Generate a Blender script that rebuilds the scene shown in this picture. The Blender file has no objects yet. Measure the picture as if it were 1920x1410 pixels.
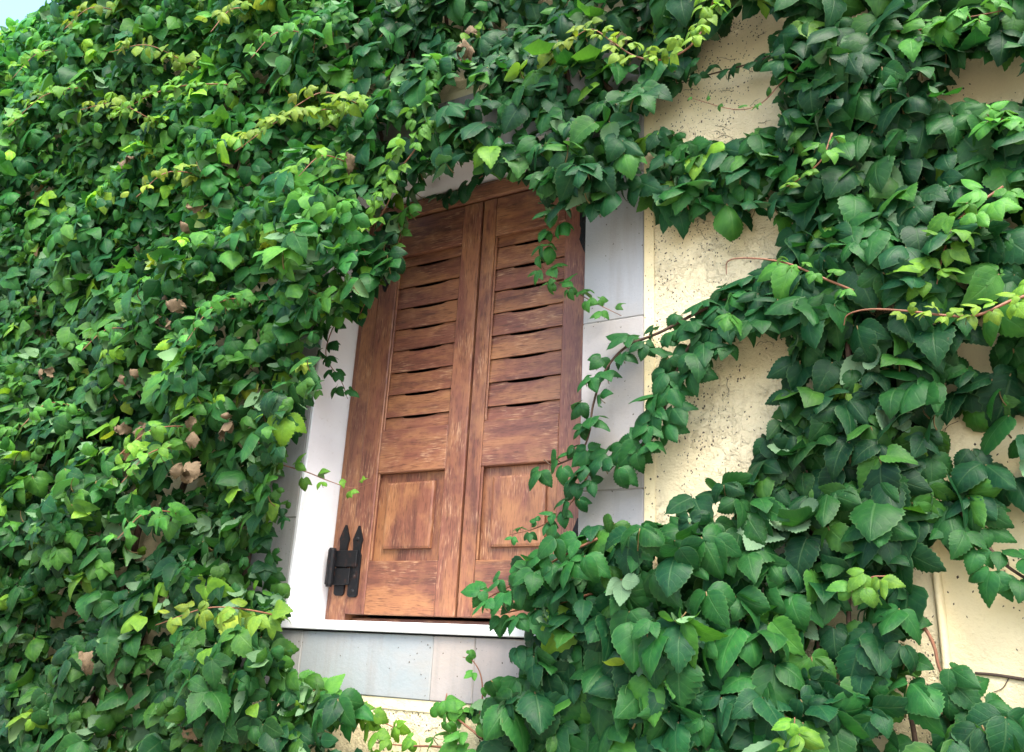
import bpy, bmesh, math, random
import numpy as np
from mathutils import Matrix, Vector

SEED = 11
rng = np.random.default_rng(SEED)
random.seed(SEED)
scene = bpy.context.scene
COL = scene.collection

# ------------------------------------------------------------------ camera
PW, PH, FPX = 1920.0, 1410.0, 1573.85
RC = np.array([[0.87243663, 0.11305083, 0.47547223],
               [0.48621024, -0.29938042, -0.82095735],
               [0.04953716, 0.94741273, -0.31615691]])
CC = np.array([1.48966, -1.68992, -0.06593])
cam_d = bpy.data.cameras.new('camera')
cam_d.sensor_width = 36.0
cam_d.lens = 36.0 * FPX / PW
cam_d.clip_start = 0.02
cam_d.clip_end = 2000.0
cam = bpy.data.objects.new('camera', cam_d)
COL.objects.link(cam)
m4 = Matrix([list(RC[i]) + [CC[i]] for i in range(3)] + [[0, 0, 0, 1]])
cam.matrix_world = m4
scene.camera = cam

# ------------------------------------------------------------------ sky, sun, exposure
SUN_DIR = np.array([0.36, -0.42, 0.83])
SUN_DIR /= np.linalg.norm(SUN_DIR)
world = bpy.data.worlds.new('World')
scene.world = world
world.use_nodes = True
wn = world.node_tree
bg = wn.nodes['Background']
sky = wn.nodes.new('ShaderNodeTexSky')
sky.sky_type = 'NISHITA'
sky.sun_disc = False
sky.sun_elevation = math.asin(SUN_DIR[2])
sky.sun_rotation = math.atan2(SUN_DIR[0], SUN_DIR[1])
sky.air_density = 1.0
sky.dust_density = 3.2
sky.ozone_density = 1.0
wn.links.new(sky.outputs[0], bg.inputs[0])
bg.inputs[1].default_value = 0.15
sun_d = bpy.data.lights.new('sun', 'SUN')
sun_d.energy = 1.5
sun_d.angle = math.radians(38)
sun_d.color = (1.0, 0.95, 0.86)
sun = bpy.data.objects.new('sun', sun_d)
COL.objects.link(sun)
sun.rotation_euler = Vector(-SUN_DIR).to_track_quat('-Z', 'Y').to_euler()
scene.view_settings.view_transform = 'Standard'
scene.view_settings.look = 'None'
scene.view_settings.gamma = 1.0
scene.view_settings.use_curve_mapping = False
scene.view_settings.exposure = 2.18
scene.render.engine = 'CYCLES'
scene.cycles.max_bounces = 6
scene.cycles.diffuse_bounces = 4
scene.cycles.glossy_bounces = 2
scene.cycles.transmission_bounces = 3


# ------------------------------------------------------------------ helpers
def bp(px, py, Y):
    """photo pixel -> world point on the vertical plane y = Y"""
    d = RC @ np.array([(px - PW / 2) / FPX, -(py - PH / 2) / FPX, -1.0])
    return CC + d * ((Y - CC[1]) / d[1])


def proj(P):
    q = (P - CC) @ RC
    w = np.maximum(-q[:, 2], 1e-4)
    return np.stack([PW / 2 + FPX * q[:, 0] / w, PH / 2 - FPX * q[:, 1] / w], 1), w


def in_poly(pts, poly):
    x, y = pts[:, 0], pts[:, 1]
    inside = np.zeros(len(pts), bool)
    n = len(poly)
    for i in range(n):
        x1, y1 = poly[i]
        x2, y2 = poly[(i + 1) % n]
        c = ((y1 > y) != (y2 > y)) & (x < (x2 - x1) * (y - y1) / ((y2 - y1) or 1e-9) + x1)
        inside ^= c
    return inside


def norm(a):
    return a / np.maximum(np.linalg.norm(a, axis=-1, keepdims=True), 1e-9)


def tag(o, label=None, cat=None, group=None, kind=None):
    if label: o['label'] = label
    if cat: o['category'] = cat
    if group: o['group'] = group
    if kind: o['kind'] = kind
    return o


def empty(name, loc=(0, 0, 0)):
    o = bpy.data.objects.new(name, None)
    o.location = loc
    o.empty_display_size = 0.05
    COL.objects.link(o)
    return o


def link(name, me, mat=None, parent=None):
    o = bpy.data.objects.new(name, me)
    COL.objects.link(o)
    if mat is not None and not me.materials:
        for m in (mat if isinstance(mat, (list, tuple)) else [mat]):
            me.materials.append(m)
    if parent is not None:
        o.parent = parent
        o.matrix_parent_inverse = Matrix.Translation(-Vector(parent.location))
    return o


def bm_obj(name, bm, mat, parent=None, smooth=False):
    me = bpy.data.meshes.new(name)
    bmesh.ops.recalc_face_normals(bm, faces=bm.faces)
    bm.to_mesh(me)
    bm.free()
    if smooth:
        me.polygons.foreach_set('use_smooth', [True] * len(me.polygons))
    return link(name, me, mat, parent)


def add_box(bm, x0, x1, y0, y1, z0, z1, bev=0.0, seg=1):
    vs = [bm.verts.new(p) for p in ((x0, y0, z0), (x1, y0, z0), (x1, y1, z0), (x0, y1, z0),
                                    (x0, y0, z1), (x1, y0, z1), (x1, y1, z1), (x0, y1, z1))]
    fs = [bm.faces.new([vs[i] for i in f]) for f in
          ((0, 1, 5, 4), (1, 2, 6, 5), (2, 3, 7, 6), (3, 0, 4, 7), (4, 5, 6, 7), (3, 2, 1, 0))]
    if bev > 0:
        es = set(e for f in fs for e in f.edges)
        bmesh.ops.bevel(bm, geom=list(es), offset=bev, segments=seg, affect='EDGES', profile=0.5)


def box(name, x0, x1, y0, y1, z0, z1, mat, parent=None, bev=0.002, jit=0.0):
    bm = bmesh.new()
    add_box(bm, x0, x1, y0, y1, z0, z1, bev)
    if jit:
        for v in bm.verts:
            v.co += Vector([random.uniform(-jit, jit) for _ in range(3)])
    return bm_obj(name, bm, mat, parent)


def add_prism(bm, pts, y0, y1):
    """polygon pts (x, z) extruded from y0 (front) to y1"""
    a = [bm.verts.new((x, y0, z)) for x, z in pts]
    b = [bm.verts.new((x, y1, z)) for x, z in pts]
    n = len(pts)
    bm.faces.new(a)
    bm.faces.new(b[::-1])
    for i in range(n):
        bm.faces.new((a[i], b[i], b[(i + 1) % n], a[(i + 1) % n]))


def add_dome(bm, c, r, h, seg=8):
    top = bm.verts.new((c[0], c[1] - h, c[2]))
    ring = [bm.verts.new((c[0] + r * math.cos(t), c[1], c[2] + r * math.sin(t)))
            for t in [2 * math.pi * i / seg for i in range(seg)]]
    mid = [bm.verts.new((c[0] + .7 * r * math.cos(t), c[1] - h * .75, c[2] + .7 * r * math.sin(t)))
           for t in [2 * math.pi * i / seg for i in range(seg)]]
    for i in range(seg):
        j = (i + 1) % seg
        bm.faces.new((ring[i], ring[j], mid[j], mid[i]))
        bm.faces.new((mid[i], mid[j], top))


def catmull(P, n=8):
    P = np.asarray(P, float)
    Q = np.vstack([2 * P[0] - P[1], P, 2 * P[-1] - P[-2]])
    out = []
    for i in range(1, len(Q) - 2):
        t = np.linspace(0, 1, n, endpoint=False)[:, None]
        p0, p1, p2, p3 = Q[i - 1], Q[i], Q[i + 1], Q[i + 2]
        out.append(.5 * ((2 * p1) + (-p0 + p2) * t + (2 * p0 - 5 * p1 + 4 * p2 - p3) * t ** 2
                         + (-p0 + 3 * p1 - 3 * p2 + p3) * t ** 3))
    out.append(P[-1:])
    return np.vstack(out)


def tube_arrays(P, r0, r1, seg=5, off=0):
    P = np.asarray(P, float)
    n = len(P)
    T = norm(np.gradient(P, axis=0))
    ref = np.array([0.31, 0.2, 0.93])
    A = norm(np.cross(T, ref))
    B = np.cross(T, A)
    r = np.linspace(r0, r1, n)[:, None]
    ang = np.linspace(0, 2 * np.pi, seg, endpoint=False)
    V = np.concatenate([(P + r * (math.cos(a) * A + math.sin(a) * B))[:, None] for a in ang], 1).reshape(-1, 3)
    F = []
    for i in range(n - 1):
        for k in range(seg):
            k2 = (k + 1) % seg
            F.append((off + i * seg + k, off + i * seg + k2, off + (i + 1) * seg + k2, off + (i + 1) * seg + k))
    F.append(tuple(off + k for k in range(seg))[::-1])
    F.append(tuple(off + (n - 1) * seg + k for k in range(seg)))
    return V, F


def tubes_obj(name, curves, mat, parent=None, seg=5):
    """curves: list of (P, r0, r1), all of ONE plant's stem"""
    Vs, Fs, off = [], [], 0
    for P, r0, r1 in curves:
        V, F = tube_arrays(P, r0, r1, seg, off)
        Vs.append(V); Fs += F; off += len(V)
    me = bpy.data.meshes.new(name)
    me.from_pydata(np.vstack(Vs).tolist(), [], Fs)
    me.polygons.foreach_set('use_smooth', [True] * len(me.polygons))
    return link(name, me, mat, parent)


# ------------------------------------------------------------------ materials
class NT:
    def __init__(s, name):
        s.m = bpy.data.materials.new(name)
        s.m.use_nodes = True
        s.t = s.m.node_tree
        s.b = s.t.nodes['Principled BSDF']
        s.out = s.t.nodes['Material Output']

    def n(s, typ, **kw):
        nd = s.t.nodes.new(typ)
        for k, v in kw.items():
            setattr(nd, k, v)
        return nd

    def set(s, sock, v):
        if hasattr(v, 'is_output') or isinstance(v, bpy.types.NodeSocket):
            s.t.links.new(v, sock)
        else:
            sock.default_value = v

    def math(s, op, a, b=0.0, c=0.0, clamp=False):
        nd = s.n('ShaderNodeMath', operation=op, use_clamp=clamp)
        s.set(nd.inputs[0], a); s.set(nd.inputs[1], b); s.set(nd.inputs[2], c)
        return nd.outputs[0]

    def mix(s, f, a, b, blend='MIX'):
        nd = s.n('ShaderNodeMix', data_type='RGBA', blend_type=blend)
        s.set(nd.inputs[0], f)
        s.set(nd.inputs[6], a if not isinstance(a, tuple) else (*a, 1.0)[:4])
        s.set(nd.inputs[7], b if not isinstance(b, tuple) else (*b, 1.0)[:4])
        return nd.outputs[2]

    def ramp(s, f, lo, hi):
        nd = s.n('ShaderNodeMapRange', clamp=True)
        s.set(nd.inputs[0], f)
        nd.inputs[1].default_value = lo; nd.inputs[2].default_value = hi
        return nd.outputs[0]

    def coords(s, scale=(1, 1, 1), rnd=0.0):
        tc = s.n('ShaderNodeTexCoord')
        src = tc.outputs['Object']
        if rnd:
            oi = s.n('ShaderNodeObjectInfo')
            va = s.n('ShaderNodeVectorMath', operation='SCALE')
            cmb = s.n('ShaderNodeCombineXYZ')
            for i, k in enumerate((1.0, 1.7, 2.3)):
                s.t.links.new(s.math('MULTIPLY', oi.outputs['Random'], k * rnd), cmb.inputs[i])
            ad = s.n('ShaderNodeVectorMath', operation='ADD')
            s.t.links.new(src, ad.inputs[0]); s.t.links.new(cmb.outputs[0], ad.inputs[1])
            src = ad.outputs[0]
        mp = s.n('ShaderNodeMapping')
        s.t.links.new(src, mp.inputs[0])
        mp.inputs['Scale'].default_value = scale
        return mp.outputs[0]

    def noise(s, vec, scale, detail=4.0, rough=0.55, dist=0.0):
        nd = s.n('ShaderNodeTexNoise')
        s.t.links.new(vec, nd.inputs['Vector'])
        nd.inputs['Scale'].default_value = scale
        nd.inputs['Detail'].default_value = detail
        nd.inputs['Roughness'].default_value = rough
        nd.inputs['Distortion'].default_value = dist
        return nd.outputs[0]

    def bump(s, h, strength, dist, prev=None):
        nd = s.n('ShaderNodeBump')
        nd.inputs['Strength'].default_value = strength
        nd.inputs['Distance'].default_value = dist
        s.t.links.new(h, nd.inputs['Height'])
        if prev is not None:
            s.t.links.new(prev, nd.inputs['Normal'])
        return nd.outputs[0]

    def fin(s, col, rough, nrm=None, spec=0.5):
        s.set(s.b.inputs['Base Color'], col if not isinstance(col, tuple) else (*col, 1.0))
        s.set(s.b.inputs['Roughness'], rough)
        s.b.inputs['Specular IOR Level'].default_value = spec
        if nrm is not None:
            s.t.links.new(nrm, s.b.inputs['Normal'])
        return s.m


def mat_stucco(name, rough_amt, col_a, col_b):
    k = NT(name)
    v = k.coords()
    big = k.noise(v, 3.0, 3)
    col = k.mix(k.ramp(big, .35, .7), col_a, col_b)
    fine = k.noise(v, 160, 4)
    col = k.mix(k.math('MULTIPLY', k.ramp(fine, .55, .8), .25), col, (0.50, 0.36, 0.17))
    # trowelled lumps: plateaus with torn edges
    lump = k.noise(v, 85, 6, .72, .15)
    plate = k.ramp(lump, .30, .70)
    mask = k.math('ADD', .45, k.math('MULTIPLY', k.ramp(k.noise(v, 5.0, 3), .38, .62), .55))
    h = k.math('MULTIPLY', plate, mask)
    torn = k.math('MULTIPLY', k.math('SUBTRACT', 1.0, k.math('ABSOLUTE', k.math('SUBTRACT', k.math('MULTIPLY', plate, 2.0), 1.0))), mask)
    col = k.mix(k.math('MULTIPLY', torn, .10 * rough_amt), col, (0.60, 0.45, 0.24))
    n1 = k.bump(h, .85 * rough_amt, .0055)
    # thrown lumps left standing in drifts
    l2 = k.math('MULTIPLY', k.ramp(k.noise(v, 40, 5, .65, .4), .50, .60), k.ramp(k.noise(v, 3.4, 3), .46, .60))
    n1 = k.bump(l2, .75 * rough_amt, .005, n1)
    n2 = k.bump(fine, .35, .0015, n1)
    return k.fin(col, .9, n2, .2)


def mat_stone():
    k = NT('cut_stone')
    v = k.coords(rnd=7.0)
    oi = k.n('ShaderNodeObjectInfo')
    base = oi.outputs['Color']
    cl = k.noise(v, 6, 4, .6, .5)
    st = k.noise(v, 2.6, 5, .65, .8)
    col = k.mix(k.ramp(cl, .3, .75), base, k.mix(.5, base, (0.36, 0.35, 0.34)))
    col = k.mix(k.math('MULTIPLY', k.ramp(st, .50, .70), .5), col, (0.33, 0.285, 0.235))
    drip = k.noise(k.coords((26.0, 26.0, 2.2), 7.0), 1.0, 4, .6)
    col = k.mix(k.math('MULTIPLY', k.ramp(drip, .50, .72), .45), col, (0.22, 0.205, 0.185))
    gr = k.noise(v, 120, 4, .7)
    col = k.mix(k.math('MULTIPLY', k.ramp(gr, .48, .78), .30), col, (0.26, 0.265, 0.27))
    pits = k.n('ShaderNodeTexVoronoi'); k.t.links.new(v, pits.inputs['Vector']); pits.inputs['Scale'].default_value = 110
    pm = k.math('MULTIPLY', k.math('LESS_THAN', pits.outputs['Distance'], .11), k.ramp(k.noise(v, 14, 2), .5, .65))
    col = k.mix(k.math('MULTIPLY', pm, .8), col, (0.16, 0.16, 0.17))
    n1 = k.bump(cl, .15, .01)
    n2 = k.bump(k.math('SUBTRACT', gr, pm), .45, .0018, n1)
    return k.fin(col, .8, n2, .3)


def mat_white():
    k = NT('white_paint')
    v = k.coords()
    c = k.noise(v, 7, 4)
    col = k.mix(k.ramp(c, .4, .75), (0.82, 0.83, 0.84), (0.74, 0.74, 0.74))
    d = k.noise(v, 60, 3)
    col = k.mix(k.math('MULTIPLY', k.ramp(d, .62, .75), .25), col, (0.5, 0.47, 0.43))
    return k.fin(col, .55, k.bump(k.noise(v, 25, 4), .12, .004), .4)


def mat_wood(name, axis, tone=0.0):
    k = NT(name)
    st = (3.0, 40.0, 40.0) if axis == 'x' else (40.0, 40.0, 3.0)
    st2 = (30.0, 330.0, 330.0) if axis == 'x' else (330.0, 330.0, 30.0)
    v1 = k.coords(st, 9.0)
    v2 = k.coords(st2, 9.0)
    v0 = k.coords((1, 1, 1), 9.0)
    oi = k.n('ShaderNodeObjectInfo')
    g1 = k.noise(v1, 1.0, 5, .6, .3)
    g2 = k.noise(v2, 1.0, 3, .6)
    big = k.noise(k.coords((4.0, 13.0, 13.0) if axis == 'x' else (13.0, 13.0, 4.0), 9.0), 1.0, 5, .65, .4)
    red = (0.208, 0.080, 0.049); dark = (0.096, 0.037, 0.026); honey = (0.305, 0.138, 0.060)
    col = k.mix(k.ramp(g1, .36, .64), dark, red)
    col = k.mix(k.math('MULTIPLY', k.ramp(big, .44, .60), .85), col, honey)
    col = k.mix(k.math('MULTIPLY', k.ramp(oi.outputs['Random'], 0, 1), .30), col, (0.22, 0.085, 0.060))
    # open pores and bleached fibres where the varnish has gone
    col = k.mix(k.math('MULTIPLY', k.ramp(g2, .54, .66), .65), col, (0.060, 0.024, 0.016))
    worn = k.math('MULTIPLY', k.ramp(k.noise(v0, 15, 4, .6), .50, .66), k.ramp(g2, .30, .46))
    fib = k.math('MULTIPLY', k.math('SUBTRACT', 1.0, k.ramp(g2, .33, .45)), k.ramp(k.noise(v0, 11, 3), .45, .60))
    col = k.mix(k.math('MULTIPLY', fib, .75), col, (0.47, 0.29, 0.17))
    col = k.mix(k.math('MULTIPLY', worn, .22), col, (0.47, 0.24, 0.10))
    rough = k.math('ADD', .42, k.math('MULTIPLY', fib, .35))
    n1 = k.bump(g1, .25, .002)
    n2 = k.bump(g2, .45, .0012, n1)
    return k.fin(col, rough, n2, .4)


def mat_iron():
    k = NT('black_iron')
    v = k.coords()
    c = k.noise(v, 70, 4)
    col = k.mix(k.ramp(c, .55, .72), (0.004, 0.0045, 0.006), (0.030, 0.011, 0.007))
    return k.fin(col, .6, k.bump(c, .4, .001), .3)


def mat_plain(name, col, rough=.8, var=.3, scale=40):
    k = NT(name)
    v = k.coords()
    c = k.noise(v, scale, 4)
    col2 = tuple(x * (1 - var) for x in col)
    return k.fin(k.mix(k.ramp(c, .35, .65), col, col2), rough, k.bump(c, .3, .002), .3)


def mat_leaf():
    k = NT('creeper_leaf')
    at = k.n('ShaderNodeAttribute', attribute_name='tint')
    oi = k.n('ShaderNodeObjectInfo')
    base = k.mix(1.0, at.outputs['Color'], oi.outputs['Color'], 'MULTIPLY')
    uv = k.n('ShaderNodeUVMap', uv_map='UVMap')
    sp = k.n('ShaderNodeSeparateXYZ'); k.t.links.new(uv.outputs[0], sp.inputs[0])
    u = k.math('ABSOLUTE', k.math('SUBTRACT', k.math('MULTIPLY', sp.outputs[0], 2.0), 1.0))
    vv = sp.outputs[1]
    mid = k.math('SUBTRACT', 1.0, k.ramp(u, .015, .07))
    side = k.math('FRACT', k.math('SUBTRACT', k.math('MULTIPLY', vv, 6.0), k.math('MULTIPLY', u, 1.5)))
    sv = k.math('SUBTRACT', 1.0, k.ramp(k.math('ABSOLUTE', k.math('SUBTRACT', side, .5)), .03, .10))
    vein = k.math('MAXIMUM', mid, k.math('MULTIPLY', sv, .35))
    edge = k.ramp(u, .92, 1.0)  # pale leaf margin, with the rim highlight painted into it
    oi2 = k.n('ShaderNodeVectorMath', operation='ADD')
    k.t.links.new(uv.outputs[0], oi2.inputs[0]); k.t.links.new(at.outputs['Vector'], oi2.inputs[1])
    sc = k.n('ShaderNodeVectorMath', operation='SCALE'); k.t.links.new(oi2.outputs[0], sc.inputs[0]); sc.inputs[3].default_value = 1.0
    cb3 = k.n('ShaderNodeCombineXYZ'); k.t.links.new(k.math('MULTIPLY', oi.outputs['Random'], 37.0), cb3.inputs[2])
    ad3 = k.n('ShaderNodeVectorMath', operation='ADD'); k.t.links.new(sc.outputs[0], ad3.inputs[0]); k.t.links.new(cb3.outputs[0], ad3.inputs[1])
    blot = k.noise(ad3.outputs[0], 3.2, 4, .6)
    c = k.mix(k.ramp(blot, .34, .68), k.mix(1.0, base, (1.18, 1.12, 1.0), 'MULTIPLY'), k.mix(1.0, base, (0.55, 0.68, 0.85), 'MULTIPLY'))
    inter = k.math('MULTIPLY', k.math('SUBTRACT', 1.0, k.ramp(k.math('ABSOLUTE', k.math('SUBTRACT', side, 0.0)), .0, .5)), .30)
    c = k.mix(inter, c, k.mix(1.0, c, (0.6, 0.72, 0.8), 'MULTIPLY'))
    pale = k.mix(.40, base, (0.14, 0.26, 0.09))
    c = k.mix(k.math('MULTIPLY', vein, .40), c, pale)
    c = k.mix(k.math('MULTIPLY', edge, .70), c, pale)
    spot = k.noise(ad3.outputs[0], 11.0, 3, .6)
    c = k.mix(k.math('MULTIPLY', k.ramp(spot, .66, .74), .55), c, (0.11, 0.085, 0.035))
    ge = k.n('ShaderNodeNewGeometry')
    under = k.mix(.60, base, (0.20, 0.33, 0.18))
    under = k.mix(k.math('MULTIPLY', vein, .35), under, (0.20, 0.30, 0.16))
    col = k.mix(ge.outputs['Backfacing'], c, under)
    k.set(k.b.inputs['Base Color'], col)
    k.set(k.b.inputs['Roughness'], k.math('ADD', .48, k.math('MULTIPLY', ge.outputs['Backfacing'], .3)))
    k.b.inputs['Specular IOR Level'].default_value = .19
    hgt = k.math('ADD', k.math('MULTIPLY', vein, -1.0), k.math('MULTIPLY', spot, 1.2))
    k.t.links.new(k.bump(hgt, .35, .0015), k.b.inputs['Normal'])
    tr = k.n('ShaderNodeBsdfTranslucent')
    k.set(tr.inputs[0], k.mix(1.0, base, (1.7, 1.6, .7), 'MULTIPLY'))
    mx = k.n('ShaderNodeMixShader')
    mx.inputs[0].default_value = .28
    k.t.links.new(k.b.outputs[0], mx.inputs[1]); k.t.links.new(tr.outputs[0], mx.inputs[2])
    k.t.links.new(mx.outputs[0], k.out.inputs[0])
    return k.m


M = dict(
    stucco=mat_stucco('rough_cream_stucco', 1.0, (0.87, 0.76, 0.50), (0.83, 0.70, 0.43)),
    smooth=mat_stucco('smooth_cream_plaster', .45, (0.83, 0.71, 0.44), (0.76, 0.63, 0.37)),
    stone=mat_stone(), white=mat_white(),
    woodx=mat_wood('brown_wood_across', 'x'), woodz=mat_wood('brown_wood_upright', 'z'),
    iron=mat_iron(), mortar=mat_plain('pale_mortar', (0.40, 0.38, 0.34)),
    dark=mat_plain('room_shade_black', (0.012, 0.010, 0.009)),
    fleck=mat_plain('dry_tendril_pads', (0.085, 0.06, 0.045), .9),
    bark=mat_plain('creeper_bark', (0.085, 0.05, 0.032), .85, .5, 90),
    shoot=mat_plain('young_red_stem', (0.23, 0.10, 0.055), .6, .3, 60),
    petiole=mat_plain('leaf_stalk', (0.17, 0.12, 0.045), .6, .4, 60),
    dead=mat_plain('withered_leaf', (0.17, 0.12, 0.068), .8, .5, 40),
    ground=mat_plain('bounce_ground', (0.30, 0.27, 0.22), .95, .4, 6),
    leaf=mat_leaf())

# ------------------------------------------------------------------ setting: ground
GZ = -1.62
bm = bmesh.new()
vs = [bm.verts.new(p) for p in ((-300, -300, GZ), (300, -300, GZ), (300, 300, GZ), (-300, 300, GZ))]
bm.faces.new(vs)
tag(bm_obj('ground', bm, M['ground']), kind='structure')  # unseen sheet, added to bounce sky light up onto the wall

# ------------------------------------------------------------------ house wall with its opening
SX0, SX1, SZ0, SZ1 = -0.285, 0.852, -0.172, 1.47      # outer edge of the stone surround
OX0, OX1, OZ1 = -0.125, 0.698, 1.256                  # opening
WX0, WX1, WZ1 = -5.0, 4.0, 2.62
BAND = 0.024
WY = 0.006
bm = bmesh.new()
ax0, ax1, az0, az1 = SX0 - BAND, SX1 + BAND, SZ0 - BAND, SZ1 + BAND
RX = 1.392
for (x0, x1, z0, z1) in ((WX0, ax0, GZ - .2, WZ1), (ax1, RX, GZ - .2, WZ1),
                         (ax0, ax1, GZ - .2, az0), (ax0, ax1, az1, WZ1)):
    add_box(bm, x0, x1, WY, .45, z0, z1)
wall = tag(bm_obj('house_wall', bm, M['stucco']), 'cream rough stucco house wall behind the creepers and the shuttered window', 'wall')
bm = bmesh.new()   # smooth plaster margin around the stone
for (x0, x1, z0, z1) in ((ax0, SX0, az0, az1), (SX1, ax1, az0, az1), (SX0, SX1, az0, SZ0), (SX0, SX1, SZ1, az1)):
    add_box(bm, x0, x1, WY - .003, .40, z0, z1)
bm_obj('plaster_margin', bm, M['smooth'], wall)
bm = bmesh.new()
add_box(bm, RX + .0145, WX1, WY + .006, .45, GZ - .2, WZ1)
bm_obj('plaster_band', bm, M['smooth'], wall)
bm = bmesh.new()
zz = np.linspace(GZ - .2, WZ1, 90)
prof = [(RX, .03), (RX, -.004), (RX + .004, -.008), (RX + .010, -.006), (RX + .0145, .012), (RX + .0145, .03)]
rows = []
for z in zz:
    j = random.uniform(-.0012, .0012)
    rows.append([bm.verts.new((x + j, y + j, z)) for x, y in prof])
for a, b in zip(rows, rows[1:]):
    for i in range(len(prof) - 1):
        bm.faces.new((a[i], a[i + 1], b[i + 1], b[i]))
bm_obj('plaster_bead', bm, M['smooth'], wall, True)
box('room_backing', SX0 - .2, SX1 + .2, .46, .50, SZ0 - .2, SZ1 + .2, M['dark'], wall, 0)  # near-black panel: the unlit room's darkness behind the slits, put into colour

# ------------------------------------------------------------------ stone surround
sur = empty('window_surround', (0.28, 0.1, SZ0))
tag(sur, 'pale grey cut stone blocks framing the wooden shutters', 'window surround')
G = .0007
def stone(x0, x1, z0, z1, c, y1=.30):
    o = box('stone', x0 + G, x1 - G, random.uniform(-.0016, .0008), y1, z0 + G, z1 - G, M['stone'], sur, .0022)
    o.color = (c[0] * .66, c[1] * .645, c[2] * .62, 1.0)
    return o
GREY, BLUE, PINK = (.43, .45, .435), (.375, .445, .47), (.52, .475, .455)
for z0, z1, c in ((-.029, .289, (.48, .46, .455)), (.289, .692, (.53, .50, .49)), (.692, 1.075, (.45, .475, .505)), (1.075, 1.256, GREY)):
    stone(OX1, SX1, z0, z1, c)
for z0, z1, c in ((-.029, .26, GREY), (.26, .57, (.45, .47, .46)), (.57, .90, (.47, .46, .44)), (.90, 1.256, GREY)):
    stone(SX0, OX0 - .013, z0, z1, c)
for x0, x1, c in ((SX0, -.062, GREY), (-.062, .338, BLUE), (.338, .452, PINK), (.452, SX1, (.53, .47, .445))):
    stone(x0, x1, SZ0, -.030, c)
for x0, x1, c in ((SX0, .02, GREY), (.02, .50, PINK), (.50, SX1, GREY)):
    stone(x0, x1, 1.257, SZ1, c)
bm = bmesh.new()
for (x0, x1, z0, z1) in ((SX0 + .004, OX0 - .017, SZ0 + .004, SZ1 - .004), (OX1 + .004, SX1 - .004, SZ0 + .004, SZ1 - .004),
                         (OX0 - .017, OX1 + .004, SZ0 + .004, -.032), (OX0 - .017, OX1 + .004, 1.260, SZ1 - .004)):
    add_box(bm, x0, x1, .0026, .29, z0, z1)
bm_obj('mortar', bm, M['mortar'], sur)
box('reveal', OX0 - .013, OX0, -.0015, .24, -.002, 1.2555, M['white'], sur, .0025)
box('reveal', OX1 + .001, OX1 + .012, .006, .24, -.002, 1.2555, M['white'], sur, .001)
box('reveal', OX0 + .0005, OX1 + .0005, -.001, .24, 1.2560, 1.268, M['white'], sur, .0025)

# white sill
sill = box('window_sill', -.135, .722, -.014, .24, -.0265, -.0030, M['white'], None, .002)
tag(sill, 'narrow white sill slab under the brown shutters', 'window sill')

# ------------------------------------------------------------------ wooden frame and shutters
YF = .13
frame = empty('window_frame', (.29, YF, 0))
tag(frame, 'dark brown wooden frame around the pair of shutters', 'window frame')
def jamb(sgn, x_out, x_in):
    a, b = sorted((x_out, x_out + sgn * .022)); box('jamb_edge', a, b, YF + .012, .24, 0, 1.2555, M['woodz'], frame, .004)
    a, b = sorted((x_out + sgn * .0225, x_in)); box('jamb', a, b, YF + .004, .238, 0.0005, 1.193, M['woodz'], frame, .002)
jamb(1, OX0 + .001, -.0475)
jamb(-1, .747, .668)
box('head_rail', OX0 + .0235, .7245, YF - .006, .236, 1.1935, 1.246, M['woodx'], frame, .006)
box('head_moulding', OX0 + .0235, .7245, YF + .004, .236, 1.2465, 1.2555, M['woodx'], frame, .003)
box('bottom_rail', -.047, .667, YF + .035, .236, .0005, .012, M['woodx'], frame, .002)

def slat_mesh(w, h, bow):
    """board with a finger slit cut into its upper edge; x along, front at y=0"""
    n = 36
    xs = np.linspace(0, w, n + 1)
    c0, c1 = .25 * w, .78 * w
    bot = []
    for x in xs:
        t = (x - c0) / (c1 - c0)
        d = 0 if t <= 0 or t >= 1 else bow * math.sin(math.pi * t ** .9) ** .4
        bot.append(d)
    bm = bmesh.new()
    def lay(y_b, y_t):
        return ([bm.verts.new((x, y_b, .0008)) for x in xs], [bm.verts.new((x, y_t, h - .0002 - d)) for x, d in zip(xs, bot)])
    fb, ft = lay(0.0, .0065)
    kb, kt = lay(.0045, .0110)
    for i in range(n):
        bm.faces.new((fb[i], fb[i + 1], ft[i + 1], ft[i]))
        bm.faces.new((kb[i + 1], kb[i], kt[i], kt[i + 1]))
        bm.faces.new((fb[i + 1], fb[i], kb[i], kb[i + 1]))
        bm.faces.new((ft[i], ft[i + 1], kt[i + 1], kt[i]))
    bm.faces.new((fb[0], ft[0], kt[0], kb[0])); bm.faces.new((fb[n], kb[n], kt[n], ft[n]))
    me = bpy.data.meshes.new('slat')
    bmesh.ops.recalc_face_normals(bm, faces=bm.faces)
    bm.to_mesh(me); bm.free()
    me.materials.append(M['woodx'])
    return me

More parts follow.
